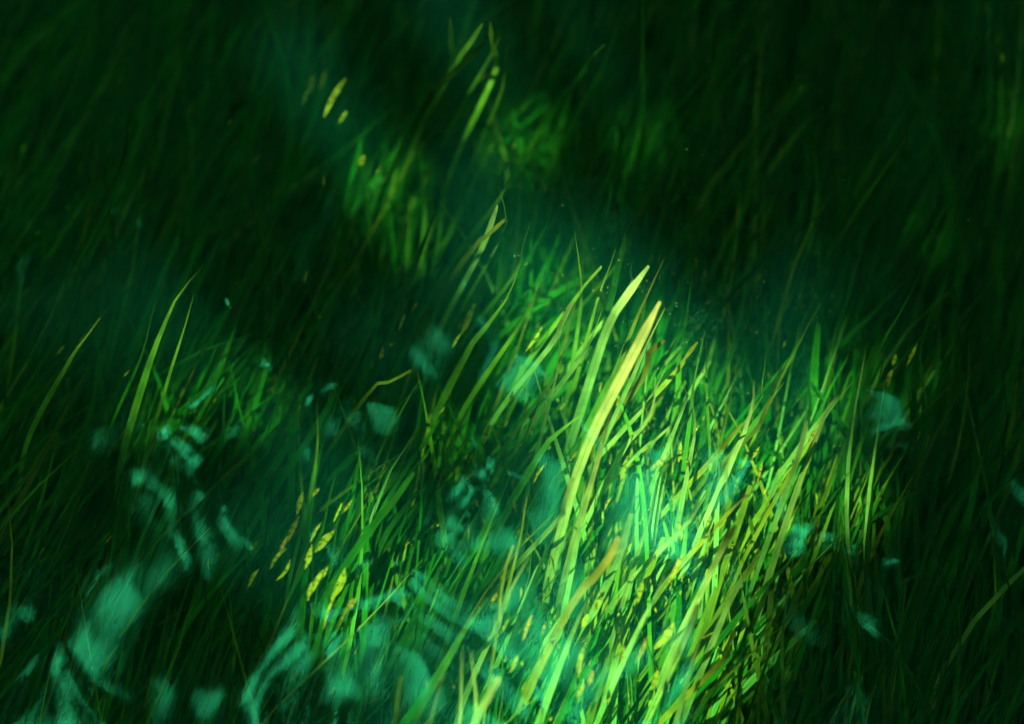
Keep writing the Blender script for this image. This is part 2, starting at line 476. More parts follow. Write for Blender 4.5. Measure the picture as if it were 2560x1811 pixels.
# --- blades that the photograph shows one by one: tip first, in the photograph's pixels; (points, width px, tone, depth of tip, depth of foot, tip, label)
HERO = [
    # the sunlit middle
    ([(1622,665),(1543,773),(1516,828),(1490,905)], 30, 'p', .07, .17, 'round', 'broad pale lime eelgrass blade with rounded tip, upper of the two palest'),
    ([(1650,754),(1602,848),(1554,942),(1508,1030),(1470,1112),(1441,1190)], 33, 'p', .06, .17, 'round', 'longest pale lime eelgrass blade sweeping down the middle of the sunlit patch'),
    ([(1663,770),(1618,860),(1585,935)], 18, 'p', .09, .17, 'point', 'slim pale blade close behind the longest lime blade'),
    ([(1528,1025),(1512,1092),(1484,1187)], 25, 'p', .08, .16, 'point', 'pale blade just below the longest lime blade, near the patch centre'),
    ([(1662,643),(1622,730),(1579,828)], 17, 'o', .07, .16, 'point', 'olive blade leaning beside the rounded pale tip'),
    ([(1662,852),(1622,884),(1606,945)], 20, 'o', .10, .18, 'round', 'bent olive brown blade right of the longest lime blade'),
    ([(1421,671),(1413,757),(1398,820)], 15, 'l', .10, .18, 'point', 'upright pointed green blade left of the broad pale blade'),
    ([(1437,580),(1453,706),(1449,789)], 17, 'l', .10, .19, 'point', 'green blade leaning back to the left above the patch'),
    ([(1504,667),(1465,710),(1440,745)], 16, 'l', .10, .17, 'torn', 'short green blade crossing at the top of the patch'),
    ([(1539,624),(1520,679),(1500,730),(1480,800)], 16, 'l', .10, .18, 'point', 'green blade with a yellowed tip above the patch'),
    ([(1564,590),(1543,679),(1524,766)], 21, 'g', .11, .19, 'torn', 'wide mid green blade standing above the broad pale blade'),
    ([(1581,655),(1574,690),(1568,730)], 16, 'p', .11, .17, 'point', 'short pale blade tip behind the broad pale blade'),
    ([(1429,758),(1402,813),(1380,860)], 18, 'p', .09, .17, 'torn', 'short pale cut blade left of the broad pale blade'),
    ([(1398,832),(1398,899),(1378,994)], 13, 'p', .11, .19, 'point', 'thin upright pale blade on the left edge of the patch'),
    ([(1429,848),(1398,903),(1376,960)], 16, 'p', .11, .19, 'point', 'pale blade forking from a thin upright one on the left edge of the patch'),
    ([(1303,651),(1276,730),(1252,768),(1216,817),(1173,872)], 24, 'l', .09, .2, 'point', 'green blade with a pale lit tip, left of the patch top'),
    ([(1344,718),(1311,789),(1279,844)], 18, 'l', .10, .18, 'point', 'spear shaped green blade between the pale tips and the dark gap'),
    ([(1465,1029),(1402,1077),(1350,1135)], 30, 'l', .12, .19, 'point', 'wide slanting green blade left of the palest pair'),
    ([(1508,769),(1476,852),(1445,905)], 18, 'p', .11, .19, 'point', 'pale green blade tucked left of the broad pale blade'),
    ([(1560,860),(1535,930),(1500,1000)], 26, 'l', .13, .2, 'point', 'wide green blade lying under the longest lime blade'),
    ([(1673,903),(1638,974),(1620,1010)], 16, 'p', .11, .18, 'point', 'pale blade right of the longest lime blade'),
    ([(1638,943),(1634,1018),(1606,1069),(1559,1124)], 21, 'p', .12, .2, 'point', 'curved pale blade reaching down to the patch centre'),
    ([(1744,856),(1713,895),(1690,930)], 17, 'y', .09, .18, 'round', 'short yellow lime blade tip above the patch right of centre'),
    ([(1697,927),(1713,978),(1712,1010)], 17, 'p', .10, .17, 'point', 'short pale blade bent to the right above the patch'),
    ([(1725,985),(1738,1060),(1725,1152)], 19, 'p', .11, .19, 'point', 'upright pale blade with slight bow in the right half of the patch'),
    ([(1762,828),(1735,955),(1727,1030)], 15, 'l', .10, .19, 'point', 'thin green blade meeting another at a sharp peak'),
    ([(1764,832),(1767,890),(1766,960)], 10, 'l', .10, .18, 'point', 'thread thin blade falling from a sharp peak'),
    ([(1673,1069),(1634,1104),(1600,1130)], 12, 'p', .13, .2, 'torn', 'narrow pale blade slanting low in the patch'),
    ([(1885,951),(1881,1014),(1857,1092),(1812,1195)], 24, 'p', .09, .19, 'point', 'tall pale blade widening downward, like a horn, right of centre'),
    ([(1840,1110),(1820,1160),(1795,1225)], 22, 'p', .12, .19, 'point', 'pale blade nestled under the horn shaped one'),
    ([(1782,1092),(1798,1171),(1794,1240)], 18, 'p', .12, .2, 'point', 'pale blade leaning back left of the horn shaped one'),
    ([(2018,1053),(1995,1144),(1963,1238)], 17, 'p', .09, .19, 'round', 'straight pale blade, left of a parallel pair on the patch edge'),
    ([(2078,998),(2038,1104),(1985,1245)], 24, 'p', .08, .19, 'point', 'long straight pale blade, right of a parallel pair on the patch edge'),
    ([(2121,923),(2100,965),(2086,1005)], 20, 'p', .10, .18, 'point', 'short lit blade tip beyond the parallel pair'),
    ([(1953,919),(1932,978),(1905,1035)], 15, 'l', .10, .18, 'torn', 'green blade with pale cut tip above the horn shaped one'),
    ([(1932,994),(1904,1045),(1890,1075)], 15, 'o', .13, .19, 'torn', 'olive yellow blade beside the horn shaped one'),
    ([(1855,1059),(1810,1112),(1780,1150)], 17, 'y', .13, .2, 'torn', 'yellowing blade slanting across under the horn shaped one'),
    ([(1999,805),(1987,868),(1955,920)], 14, 'g', .10, .18, 'point', 'spear like green blade above the right half of the patch'),
    ([(1912,700),(1873,797),(1825,890)], 15, 'g', .11, .2, 'point', 'long thin green blade rising out of the right half of the patch'),
    ([(1916,880),(1904,970),(1895,1010)], 11, 'l', .11, .18, 'point', 'short thin green blade above the horn shaped one'),
    ([(1847,892),(1829,974),(1815,1050)], 13, 'l', .11, .19, 'point', 'thin green blade left of the horn shaped one'),
    ([(1739,610),(1719,769),(1700,840)], 15, 'g', .11, .2, 'point', 'slightly curved green blade standing in open dark water'),
    ([(1892,1218),(1850,1255),(1815,1290)], 18, 'y', .11, .18, 'point', 'yellow lime blade slanting low across the right half of the patch'),
    ([(1841,1313),(1814,1356),(1780,1425)], 22, 'p', .10, .18, 'round', 'pale blade with rounded lit tip low in the right half of the patch'),
    ([(1908,1344),(1873,1423),(1820,1515)], 21, 'p', .11, .19, 'point', 'long pale green blade low on the right edge of the patch'),
    ([(1755,1242),(1735,1281),(1718,1310)], 19, 'p', .11, .17, 'point', 'short cream pale blade beside the glare on the water'),
    ([(1745,1510),(1723,1569),(1700,1625)], 21, 'p', .12, .19, 'torn', 'pale blade near the bottom of the patch, left of two'),
    ([(1770,1545),(1747,1604),(1722,1690)], 20, 'p', .12, .19, 'point', 'pale blade near the bottom of the patch, right of two'),
    ([(1889,1545),(1861,1593),(1840,1640)], 18, 'l', .12, .19, 'torn', 'green blade by the bottom right edge of the patch'),
    ([(1833,1581),(1814,1632),(1805,1655)], 19, 'y', .14, .19, 'torn', 'cut yellow blade near the bottom right edge of the patch'),
    ([(2022,1687),(1995,1734),(1975,1780)], 16, 'g', .12, .19, 'point', 'green blade tip in the dark below the patch'),
    ([(2117,1250),(2093,1368),(2060,1460)], 14, 'g', .11, .2, 'point', 'lone thin green blade between the patch and the ring of glare'),
    ([(1857,1486),(1869,1561),(1862,1620)], 12, 'g', .13, .19, 'point', 'thin green blade bowed to the right low on the patch edge'),
    ([(1465,1200),(1450,1290),(1441,1368)], 20, 'p', .13, .2, 'point', 'upright pale blade left of the glare on the sunlit patch'),
    ([(1433,1195),(1409,1262),(1395,1300)], 18, 'p', .11, .18, 'torn', 'pale blade above left of the glare on the sunlit patch'),
    ([(1547,1344),(1516,1407),(1469,1463),(1430,1510)], 27, 'y', .10, .18, 'torn', 'broad yellow blade lying through the glare'),
    ([(1595,1352),(1543,1384),(1510,1412)], 13, 'p', .11, .17, 'point', 'narrow pale blade crossing low over the broad yellow one'),
    ([(1579,1285),(1559,1352),(1545,1400)], 24, 'p', .12, .18, 'torn', 'pale blade standing in the middle of the glare'),
    ([(1640,1215),(1625,1290),(1600,1370)], 18, 'p', .12, .19, 'point', 'pale blade right of the glare with straight edges'),
    ([(1662,1439),(1634,1502),(1600,1565)], 22, 'p', .11, .18, 'point', 'pale blade below the glare'),
    ([(1480,1478),(1457,1526),(1428,1590)], 27, 'p', .13, .19, 'point', 'wide pale green blade below left of the glare'),
    ([(1157,1616),(1153,1690),(1150,1800)], 16, 'p', .12, .18, 'point', 'upright pale blade at the bottom edge, left of the teal glare'),
    ([(1177,1628),(1185,1700),(1190,1800)], 21, 'p', .12, .18, 'point', 'pale blade at the bottom edge, leaning back inside the teal glare'),
    ([(1248,1695),(1210,1760),(1185,1811)], 25, 'p', .11, .18, 'torn', 'broad pale yellowish blade at the bottom edge'),
    ([(1110,1679),(1086,1766),(1070,1830)], 18, 'p', .12, .18, 'point', 'pale blade at the bottom edge beside an olive stem'),
    ([(1126,1636),(1075,1711),(1050,1750)], 28, 'g', .14, .2, 'point', 'wide green blade above the bottom edge'),
    ([(1220,1494),(1165,1573),(1130,1630)], 29, 'l', .13, .2, 'point', 'wide green blade slanting behind the teal glare'),
    ([(1319,1238),(1307,1301),(1300,1350)], 13, 'y', .13, .18, 'point', 'thin yellow blade left of the glare on the sunlit patch'),
    ([(1283,1364),(1256,1447),(1248,1540)], 9, 'y', .13, .18, 'torn', 'thin yellow stem bending down through the teal glare'),
    ([(1323,1392),(1279,1470),(1262,1520)], 18, 'p', .12, .18, 'point', 'pale cream blade inside the teal glare'),
    ([(1004,1691),(992,1754),(985,1811)], 12, 'o', .12, .18, 'torn', 'olive stem at the bottom edge left of the teal glare'),
    ([(1406,1270),(1378,1344),(1350,1420)], 20, 'd', .10, .18, 'point', 'dark green blade left of the upright pale one in the patch'),
    ([(1737,1518),(1705,1604),(1690,1650)], 17, 'l', .14, .2, 'point', 'bright green blade near the bottom of the patch'),
    ([(1560,1560),(1530,1640),(1500,1720)], 22, 'l', .14, .2, 'point', 'green blade by the bottom edge in the middle of the patch'),
    ([(1500,1575),(1476,1610),(1445,1680)], 18, 'g', .13, .2, 'point', 'shaded green blade by the bottom edge left of centre'),
    # left of the patch
    ([(1075,635),(1086,710),(1086,790)], 13, 'g', .11, .19, 'point', 'thin green blade curving back left of the patch top'),
    ([(1027,927),(976,955),(925,978)], 13, 'l', .09, .16, 'torn', 'cut yellow green blade lying in the leaf shaped glare'),
    ([(1035,1053),(1043,1112),(1055,1225)], 10, 'g', .11, .19, 'point', 'thread thin green blade in the dark gap left of the patch'),
    ([(1035,1183),(980,1258),(929,1321)], 24, 'g', .10, .19, 'torn', 'straight green blade with blunt tip in the dark left of the patch'),
    ([(1000,1486),(929,1620),(900,1700)], 30, 'd', .10, .2, 'torn', 'wide dark blade near the bottom, left of the teal glare'),
    ([(792,1010),(794,1112),(776,1238)], 14, 'l', .09, .19, 'point', 'upright green blade above the fallen yellow leaf scraps'),
    ([(840,1180),(815,1280),(800,1340)], 13, 'g', .13, .2, 'point', 'green blade among the fallen yellow leaf scraps'),
    # lit tips along the top
    ([(1126,45),(1128,118),(1120,195)], 18, 'l', .07, .17, 'round', 'bright upright blade tip at the top, left of two crossing'),
    ([(1207,59),(1177,106),(1130,175)], 19, 'l', .07, .16, 'round', 'bright slanting blade tip at the top crossing an upright one'),
    ([(1209,110),(1145,173),(1071,252)], 22, 'd', .05, .16, 'round', 'dark blade passing in front of the bright tips at the top'),
    ([(1226,55),(1230,118),(1238,180)], 19, 'l', .07, .17, 'round', 'bright yellow green blade tip at the top with rounded end'),
    ([(1238,24),(1239,60),(1242,110)], 10, 'l', .07, .15, 'point', 'narrow bright tip close beside a rounded one at the top'),
    ([(1270,90),(1264,150),(1250,240)], 17, 'l', .08, .18, 'point', 'yellow green lit blade right of the rounded tip at the top'),
    ([(1486,59),(1467,126),(1462,170)], 14, 'l', .09, .18, 'point', 'lone lit blade tip at the top right of centre'),
    ([(1512,112),(1472,150),(1460,175)], 13, 'g', .10, .18, 'torn', 'short dim blade forking beside the lone lit tip'),
    ([(1591,256),(1559,347),(1500,496)], 18, 'g', .10, .2, 'point', 'long mid green blade in the shade above the patch'),
    ([(1276,390),(1262,460),(1250,495)], 19, 'l', .08, .17, 'point', 'lit yellow green blade above a crossing pair'),
    ([(1246,462),(1266,544),(1256,583),(1225,645)], 14, 'l', .08, .19, 'point', 'thin kinked green blade of the crossing pair above the patch'),
    ([(1244,516),(1228,559),(1198,635)], 19, 'p', .09, .18, 'torn', 'pale blade of the crossing pair above the patch'),
    ([(1262,550),(1216,591),(1180,625)], 18, 'o', .09, .17, 'torn', 'olive yellow blade lying across the crossing pair'),
    ([(1327,552),(1303,630),(1285,690)], 15, 'l', .10, .19, 'point', 'green spear shaped blade right of the crossing pair'),
    ([(1587,544),(1559,591),(1551,650)], 13, 'l', .10, .18, 'point', 'kinked green blade above the rounded pale tip'),
    ([(1606,-20),(1607,160),(1606,335)], 13, 'g', .10, .22, 'torn', 'very long straight dim blade hanging in the dark top water'),
    ([(1567,-10),(1532,102),(1495,190)], 14, 'g', .10, .2, 'point', 'dim leaning blade beside the very long straight one'),
    # right side
    ([(2298,687),(2251,781),(2200,868),(2165,965)], 18, 'g', .10, .21, 'point', 'long leaning green blade on the right, tallest there'),
    ([(2219,844),(2200,943),(2184,1014),(2155,1100)], 15, 'l', .11, .21, 'point', 'green blade below the tallest one on the right'),
    ([(2403,789),(2381,884),(2355,950)], 13, 'g', .12, .2, 'point', 'short lit green blade far right of the patch'),
    ([(2279,640),(2227,718),(2200,760)], 13, 'g', .11, .19, 'point', 'slanting green blade above the tallest one on the right'),
    ([(2330,730),(2314,836),(2300,900)], 11, 'g', .12, .2, 'point', 'thin upright green blade on the far right'),
    ([(2293,275),(2275,320),(2255,360)], 12, 'l', .08, .17, 'point', 'single glinting green tip in the dark upper right'),
    ([(1790,50),(1785,120),(1770,180)], 13, 'g', .11, .2, 'torn', 'dim blade with blunt tip in the upper right shade'),
    ([(2470,1080),(2440,1170),(2400,1250)], 13, 'g', .11, .2, 'point', 'dim leaning blade by the far right edge'),
    ([(2325,1190),(2330,1260),(2328,1320)], 12, 'g', .11, .19, 'point', 'dim blade above the ring of glare'),
    # left side
    ([(508,663),(441,746),(406,825),(370,920)], 25, 'l', .06, .17, 'point', 'bright blurred blade alone on the left, largest there'),
    ([(485,734),(461,821),(420,950)], 15, 'l', .07, .17, 'point', 'thin bright blade right of the largest one on the left'),
    ([(252,793),(210,850),(172,905)], 18, 'l', .07, .16, 'point', 'short bright blade far on the left'),
    ([(390,750),(372,820),(350,900)], 12, 'g', .09, .18, 'point', 'dim blade close left of the largest bright one'),
    ([(567,876),(532,994),(470,1110),(420,1200)], 14, 'g', .08, .2, 'point', 'long dim blade running down to the teal glare on the left'),
    ([(327,262),(316,330),(305,410)], 18, 'g', .08, .18, 'point', 'dim blurred blade high on the left'),
    ([(380,376),(368,440),(348,515)], 16, 'g', .09, .18, 'torn', 'dim blade below the blurred one high on the left'),
    ([(308,448),(280,500),(248,560)], 15, 'g', .09, .18, 'point', 'short dim blade in the middle of the left shade'),
    ([(700,540),(650,620),(610,700)], 20, 'g', .09, .19, 'point', 'soft green blade in the shade left of the crossing pair'),
    ([(880,640),(840,700),(790,760)], 18, 'g', .09, .2, 'point', 'soft green blade slanting above the leaf shaped glare'),
]

PX = 0.000362                       # metres per photograph pixel at blade depth
shoots = []                         # [root position, [(path, width, tone, tip)], label]
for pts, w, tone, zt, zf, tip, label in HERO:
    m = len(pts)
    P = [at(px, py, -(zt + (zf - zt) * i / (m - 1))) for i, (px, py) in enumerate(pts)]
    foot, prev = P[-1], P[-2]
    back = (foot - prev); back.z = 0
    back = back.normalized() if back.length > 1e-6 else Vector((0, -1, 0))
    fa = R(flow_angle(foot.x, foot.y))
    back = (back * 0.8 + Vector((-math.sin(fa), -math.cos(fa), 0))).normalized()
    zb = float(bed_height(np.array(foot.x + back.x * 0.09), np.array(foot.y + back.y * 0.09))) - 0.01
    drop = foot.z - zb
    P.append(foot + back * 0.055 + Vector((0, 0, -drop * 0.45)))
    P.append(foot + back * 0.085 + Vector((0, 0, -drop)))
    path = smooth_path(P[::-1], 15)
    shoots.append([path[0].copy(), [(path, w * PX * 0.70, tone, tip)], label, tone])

# blades whose feet are close together belong to one shoot
merged = []
for s in shoots:
    for t in merged:
        if np.linalg.norm(t[0][:2] - s[0][:2]) < 0.014 and len(t[1]) < 3:
            t[1] += s[1]
            break
    else:
        merged.append(s)
shoots = merged


SHEATH = []


def sheath_of(e):
    if not SHEATH:
        a = np.linspace(0, 2 * math.pi, 6, endpoint=False)
        V = np.concatenate([np.stack([np.cos(a) * q * 1.3, np.sin(a) * q * 0.7, np.full(6, z)], 1) for q, z in ((.0022, -.012), (.0030, .012), (.0026, .03), (.0034, .045))])
        F = [(i * 6 + j, i * 6 + (j + 1) % 6, i * 6 + 6 + (j + 1) % 6, i * 6 + 6 + j) for i in range(3) for j in range(6)]
        T = np.ones((24, 4)); T[:, :3] = (0.20, 0.24, 0.07)
        o = mesh_obj("sheath", V, F, M_BLADE, None, True, T, np.zeros((24, 2)))
        SHEATH.append(o)
    else:
        o = SHEATH[0].copy()
        COL.objects.link(o)
    o.parent = e


def build_shoot(root, blades, label, group, seed):
    r = np.random.default_rng(seed)
    e = empty("eelgrass_shoot", tuple(root))
    tag(e, label, "eelgrass", group)
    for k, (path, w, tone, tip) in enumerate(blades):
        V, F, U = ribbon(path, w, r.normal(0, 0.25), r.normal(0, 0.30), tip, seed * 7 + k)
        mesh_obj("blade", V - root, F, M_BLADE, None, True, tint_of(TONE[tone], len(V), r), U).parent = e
    sheath_of(e)
    return e


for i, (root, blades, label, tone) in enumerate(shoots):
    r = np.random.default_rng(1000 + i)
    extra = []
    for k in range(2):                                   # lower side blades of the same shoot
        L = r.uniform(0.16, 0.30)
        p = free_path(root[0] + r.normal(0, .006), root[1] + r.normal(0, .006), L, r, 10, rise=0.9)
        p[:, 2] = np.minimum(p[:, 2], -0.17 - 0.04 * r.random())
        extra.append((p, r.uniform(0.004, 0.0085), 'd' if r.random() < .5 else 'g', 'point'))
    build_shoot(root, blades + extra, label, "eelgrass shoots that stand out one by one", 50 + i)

# --- dimmer shoots in the shade, told apart only by where they stand
ZONES = [
    (lambda px, py: px < 560 and py < 620, "in the dark upper left"),
    (lambda px, py: px < 560 and py < 1150, "around the bright left blades"),
    (lambda px, py: px < 900 and py >= 1150, "under the lower left glare"),
    (lambda px, py: px < 1050 and py < 620, "around the top yellow scraps"),
    (lambda px, py: px < 1050, "left of the sunlit patch"),
    (lambda px, py: px < 1650 and py < 620, "above the sunlit patch"),
    (lambda px, py: px >= 1650 and py < 700, "in the dark upper right"),
    (lambda px, py: px >= 2080 and py < 1180, "right of the sunlit patch"),
    (lambda px, py: px >= 1950, "around the lower right glare"),
    (lambda px, py: True, "inside the sunlit patch"),
]
N_SHOOT = 150
r = np.random.default_rng(77)
k = 0
dim_shoots = []
while k < N_SHOOT:
    px, py = r.uniform(-60, 2620), r.uniform(-80, 2050)
    b = at(px, py, BED)
    L = r.uniform(0.20, 0.34)
    blades = []
    nb = int(r.integers(2, 5))
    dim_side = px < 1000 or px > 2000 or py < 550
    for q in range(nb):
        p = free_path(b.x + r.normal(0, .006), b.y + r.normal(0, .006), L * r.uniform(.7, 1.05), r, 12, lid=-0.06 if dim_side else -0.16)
        blades.append((p, r.uniform(0.0034, 0.0070), r.choice(['g', 'g', 'd', 'd']) if dim_side else (r.choice(['p', 'y', 'o', 'l']) if 1380 < px < 1850 and py > 1420 else r.choice(['g', 'g', 'l', 'd', 'l'])), str(r.choice(['point', 'point', 'torn', 'round']))))  # darker tints on the shaded sides, yellow ones for the patch's warm glow
    mid = np.mean([q[0][len(q[0]) * 2 // 3] for q in blades], axis=0)
    # where the shoot's blades show in the picture
    d = Vector(mid) - CAM
    cp, sp = math.cos(R(PITCH)), math.sin(R(PITCH))
    dep = d.y * cp - d.z * sp
    u, v = d.x / dep, (d.y * sp + d.z * cp) / dep
    half = SENSOR / (2 * FOCAL)
    qx, qy = (u / (2 * half) + 0.5) * PW, (0.5 - v / (2 * half * PH / PW)) * PH
    if not (-40 < qx < 2600 and -40 < qy < 1850):
        continue
    zone = next(t for f, t in ZONES if f(qx, qy))
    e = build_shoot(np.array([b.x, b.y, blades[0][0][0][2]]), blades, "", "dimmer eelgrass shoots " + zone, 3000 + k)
    dim_shoots.append((zone, int(qy // 230), qx, nb, e))
    k += 1

NTH = ["first", "second", "third", "fourth", "fifth", "sixth", "seventh", "eighth", "ninth", "tenth", "eleventh", "twelfth", "thirteenth", "fourteenth", "fifteenth", "sixteenth"]
COUNT = ["no", "one", "two", "three", "four", "five"]
for zone in {t[0] for t in dim_shoots}:
    rows = sorted({t[1] for t in dim_shoots if t[0] == zone})
    for ri, row in enumerate(rows):
        line = sorted((t for t in dim_shoots if t[0] == zone and t[1] == row), key=lambda t: t[2])
        for n, t in enumerate(line):
            nth = NTH[n] + " from left" if len(line) > 1 else "alone"
            tag(t[4], f"dim eelgrass shoot with {COUNT[t[3]]} blades {zone}, {NTH[ri]} row, {nth}")

# --- the rest of the meadow: nobody could count it
def ribbon_mesh(items, name, mat):
    Vs, Fs, Us, Ts, off = [], [], [], [], 0
    for V, F, U, T in items:
        Vs.append(V); Fs.append(F + off); Us.append(U); Ts.append(T); off += len(V)
    return mesh_obj(name, np.concatenate(Vs), np.concatenate(Fs), mat, None, True, np.concatenate(Ts), np.concatenate(Us))


items = []
r = np.random.default_rng(5)
for k in range(9500):
    x, y = r.uniform(-0.85, 0.70), r.uniform(-0.80, 0.62)
    L = r.uniform(0.10, 0.34)
    p = free_path(x, y, L, r, 8, rise=0.8, spread=9)
    p[:, 2] = np.minimum(p[:, 2], -0.19 - 0.06 * r.random())
    warm = math.exp(-(((x - 0.11) / 0.14) ** 2 + ((y + 0.26) / 0.17) ** 2))  # warm glow low in the patch, put into the blade tints
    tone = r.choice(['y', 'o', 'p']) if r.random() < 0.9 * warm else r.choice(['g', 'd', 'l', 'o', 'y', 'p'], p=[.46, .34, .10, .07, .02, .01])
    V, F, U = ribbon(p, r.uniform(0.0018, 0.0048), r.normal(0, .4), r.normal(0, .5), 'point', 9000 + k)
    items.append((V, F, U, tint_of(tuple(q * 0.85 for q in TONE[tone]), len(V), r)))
# sparser out to the banks
for k in range(3500):
    x, y = r.uniform(-2.8, 2.8), r.uniform(-3.5, 3.5)
    if abs(x) < 0.85 and abs(y) < 0.8:
        continue
    p = free_path(x, y, r.uniform(0.2, 0.45), r, 7)
    V, F, U = ribbon(p, r.uniform(0.006, 0.011), r.normal(0, .4), r.normal(0, .5), 'point', 19000 + k)
    items.append((V, F, U, tint_of(TONE[r.choice(['g', 'd'])], len(V), r)))
meadow = ribbon_mesh(items, "eelgrass_meadow_grass", M_BLADE)
tag(meadow, "dense low eelgrass meadow covering the stream bed", "eelgrass", kind="stuff")

# ------------------------------------------------------------------ withered yellow leaf scraps caught among the blades
SCRAP = [  # px, py, length px, width px, where
    (780,209,50,26,0),(806,200,48,20,0),(764,242,46,20,0),(839,244,92,21,0),(812,152,22,12,0),(855,295,32,16,0),(905,402,30,26,0),(945,425,22,12,0),
    (749,1260,44,23,1),(734,1323,50,19,1),(710,1363,38,16,1),(696,1398,56,17,1),(708,1425,50,15,1),(633,1365,28,12,1),(634,1446,36,21,1),(794,1454,56,25,1),
    (775,1479,34,19,1),(845,1460,60,25,1),(789,1332,48,13,1),(812,1354,58,23,1),(771,1393,50,24,1),(813,1430,26,9,1),(845,1281,46,9,1),(868,1267,30,12,1),
    (789,1232,22,13,1),(823,1533,58,13,1),(859,1541,50,13,1),(881,1510,28,19,1),
    (1004,805,38,11,2),(980,860,15,10,2),(952,884,30,15,2),(1037,769,24,13,2),(1171,797,66,22,2),(1141,852,32,11,2),(1216,1088,42,15,2),(1279,994,26,14,2),
    (1335,848,54,11,3),(1350,1183,44,13,3),(1236,1258,24,11,3),(1236,1494,20,13,3),(1264,1565,30,11,3),(1319,1569,46,15,3),(1285,1660,40,14,3),(1453,1656,60,20,3),
    (1476,1695,34,17,3),(1451,1727,34,16,3),(1461,1553,34,15,3),(1606,1624,52,14,3),(1557,1644,42,12,3),(1640,1700,46,22,3),(1520,1260,30,14,3),(1770,1305,26,14,3),
    (1690,1420,60,24,3),(1700,1330,50,20,3),(1600,1480,44,22,3),(1500,1500,50,20,3),(1660,1590,60,24,3),(1890,1130,36,14,3),(1900,1180,40,15,3),(2030,1090,34,13,3),
    (2045,1310,30,13,3),(1700,1130,40,14,3),(1650,1150,46,16,3),(1560,1170,52,18,3),(1480,1260,44,15,3),
    (2225,947,34,16,4),(2281,888,46,13,4),(2305,975,22,10,4),(2302,1025,22,9,4),(2298,1089,20,9,4),(2235,900,22,14,4),
    (2472,83,40,11,5),(2495,98,34,11,5),(2466,20,24,10,5),(2505,145,22,10,5),
]
WHERE = ["left of the lit top tips", "in the lower left cluster", "in the dark left of patch", "inside the sunlit patch",
         "in shade right of patch", "in the upper right corner"]
SIZE = lambda L, w: ("long narrow" if L > 40 and w < 15 else "long broad" if L > 40 else "small slim" if w < 13 else "small broad")
buckets = {}
for i, (px, py, L, w, wh) in enumerate(SCRAP):
    buckets.setdefault((SIZE(L, w), wh), []).append(i)
scrap_label = {}
for (sz, wh), ids in buckets.items():
    ids.sort(key=lambda i: SCRAP[i][0])
    for n, i in enumerate(ids):
        nth = "only one" if len(ids) == 1 else "leftmost" if n == 0 else "rightmost" if n == len(ids) - 1 else NTH[n] + " from left"
        t = f"{sz} yellow leaf scrap {WHERE[wh]}, {nth} so shaped"
        scrap_label[i] = t


def scrap_mesh(L, w, r):
    n = 9
    v = np.linspace(0, 1, n)
    wl = w / 2 * np.sin(np.pi * np.clip(v * 0.97 + 0.02, 0, 1)) ** 0.8 * (1 + 0.13 * r.normal(size=n))
    wr = w / 2 * np.sin(np.pi * np.clip(v * 0.97 + 0.015, 0, 1)) ** 0.8 * (1 + 0.13 * r.normal(size=n))
    bow = 0.035 * L * r.normal()
    cx = bow * np.sin(np.pi * v)
    zc = 0.10 * L * np.sin(np.pi * v) * r.uniform(0.2, 1)
    top = np.stack([np.stack([cx - wl, (v - .5) * L, zc - 0.15 * wl], 1), np.stack([cx, (v - .5) * L, zc], 1), np.stack([cx + wr, (v - .5) * L, zc - 0.15 * wr], 1)], 1).reshape(-1, 3)
    i = np.arange(n - 1) * 3
    F = np.concatenate([np.stack([i, i + 1, i + 4, i + 3], 1), np.stack([i + 1, i + 2, i + 5, i + 4], 1)])
    return top, F


r = np.random.default_rng(31)
for i, (px, py, L, w, wh) in enumerate(SCRAP):
    p = at(px, py, -0.17 - 0.03 * r.random())
    V, F = scrap_mesh(L * PX * r.uniform(1.05, 1.4), w * PX * r.uniform(0.45, 0.75), r)
    c = np.array([0.26, 0.225, 0.012]) if r.random() < .75 else np.array([0.27, 0.17, 0.012])
    T = np.ones((len(V), 4)); T[:, :3] = c * math.exp(r.normal(0, .15))
    o = mesh_obj("leaf_scrap", V, F, M_DEAD, None, True, T)
    o.location = p
    o.rotation_euler = (R(r.uniform(5, 30)), R(r.normal(0, 12)), -R(flow_angle(p.x, p.y) + 4 + r.normal(0, 9)))
    tag(o, scrap_label[i], "leaf scrap", "withered leaf scraps caught in the eelgrass")

items = []
for k in range(380):                                     # crumbs too small to pick apart
    px, py = r.normal(1560, 330), r.normal(1330, 300)
    if k % 3 == 0:
        px, py = r.uniform(0, 2560), r.uniform(0, 1811)
    p = at(px, py, -r.uniform(0.18, 0.30))
    V, F = scrap_mesh(r.uniform(10, 40) * PX, r.uniform(2.5, 6) * PX, r)
    a = -R(flow_angle(p.x, p.y) + r.normal(0, 15))
    rot = np.array([[math.cos(a), -math.sin(a), 0], [math.sin(a), math.cos(a), 0], [0, 0, 1]])
    V = V @ rot.T + np.array(p)
    T = np.ones((len(V), 4)); T[:, :3] = np.array([0.26, 0.19, 0.015]) * math.exp(r.normal(0, .3))
    items.append((V, F, np.zeros((len(V), 2)), T))
crumbs = ribbon_mesh(items, "leaf_debris", M_DEAD)
tag(crumbs, "tiny yellow plant crumbs strewn through the eelgrass", "debris", kind="stuff")

# ------------------------------------------------------------------ drifting specks
def octa(c, s, r):
    V = np.array([(1, 0, 0), (-1, 0, 0), (0, 1, 0), (0, -1, 0), (0, 0, 1), (0, 0, -1)], float) * s * r.uniform(.6, 1.3, size=(6, 1)) + np.array(c)
    F = np.array([(0, 2, 4), (2, 1, 4), (1, 3, 4), (3, 0, 4), (2, 0, 5), (1, 2, 5), (3, 1, 5), (0, 3, 5)])
    return V, F


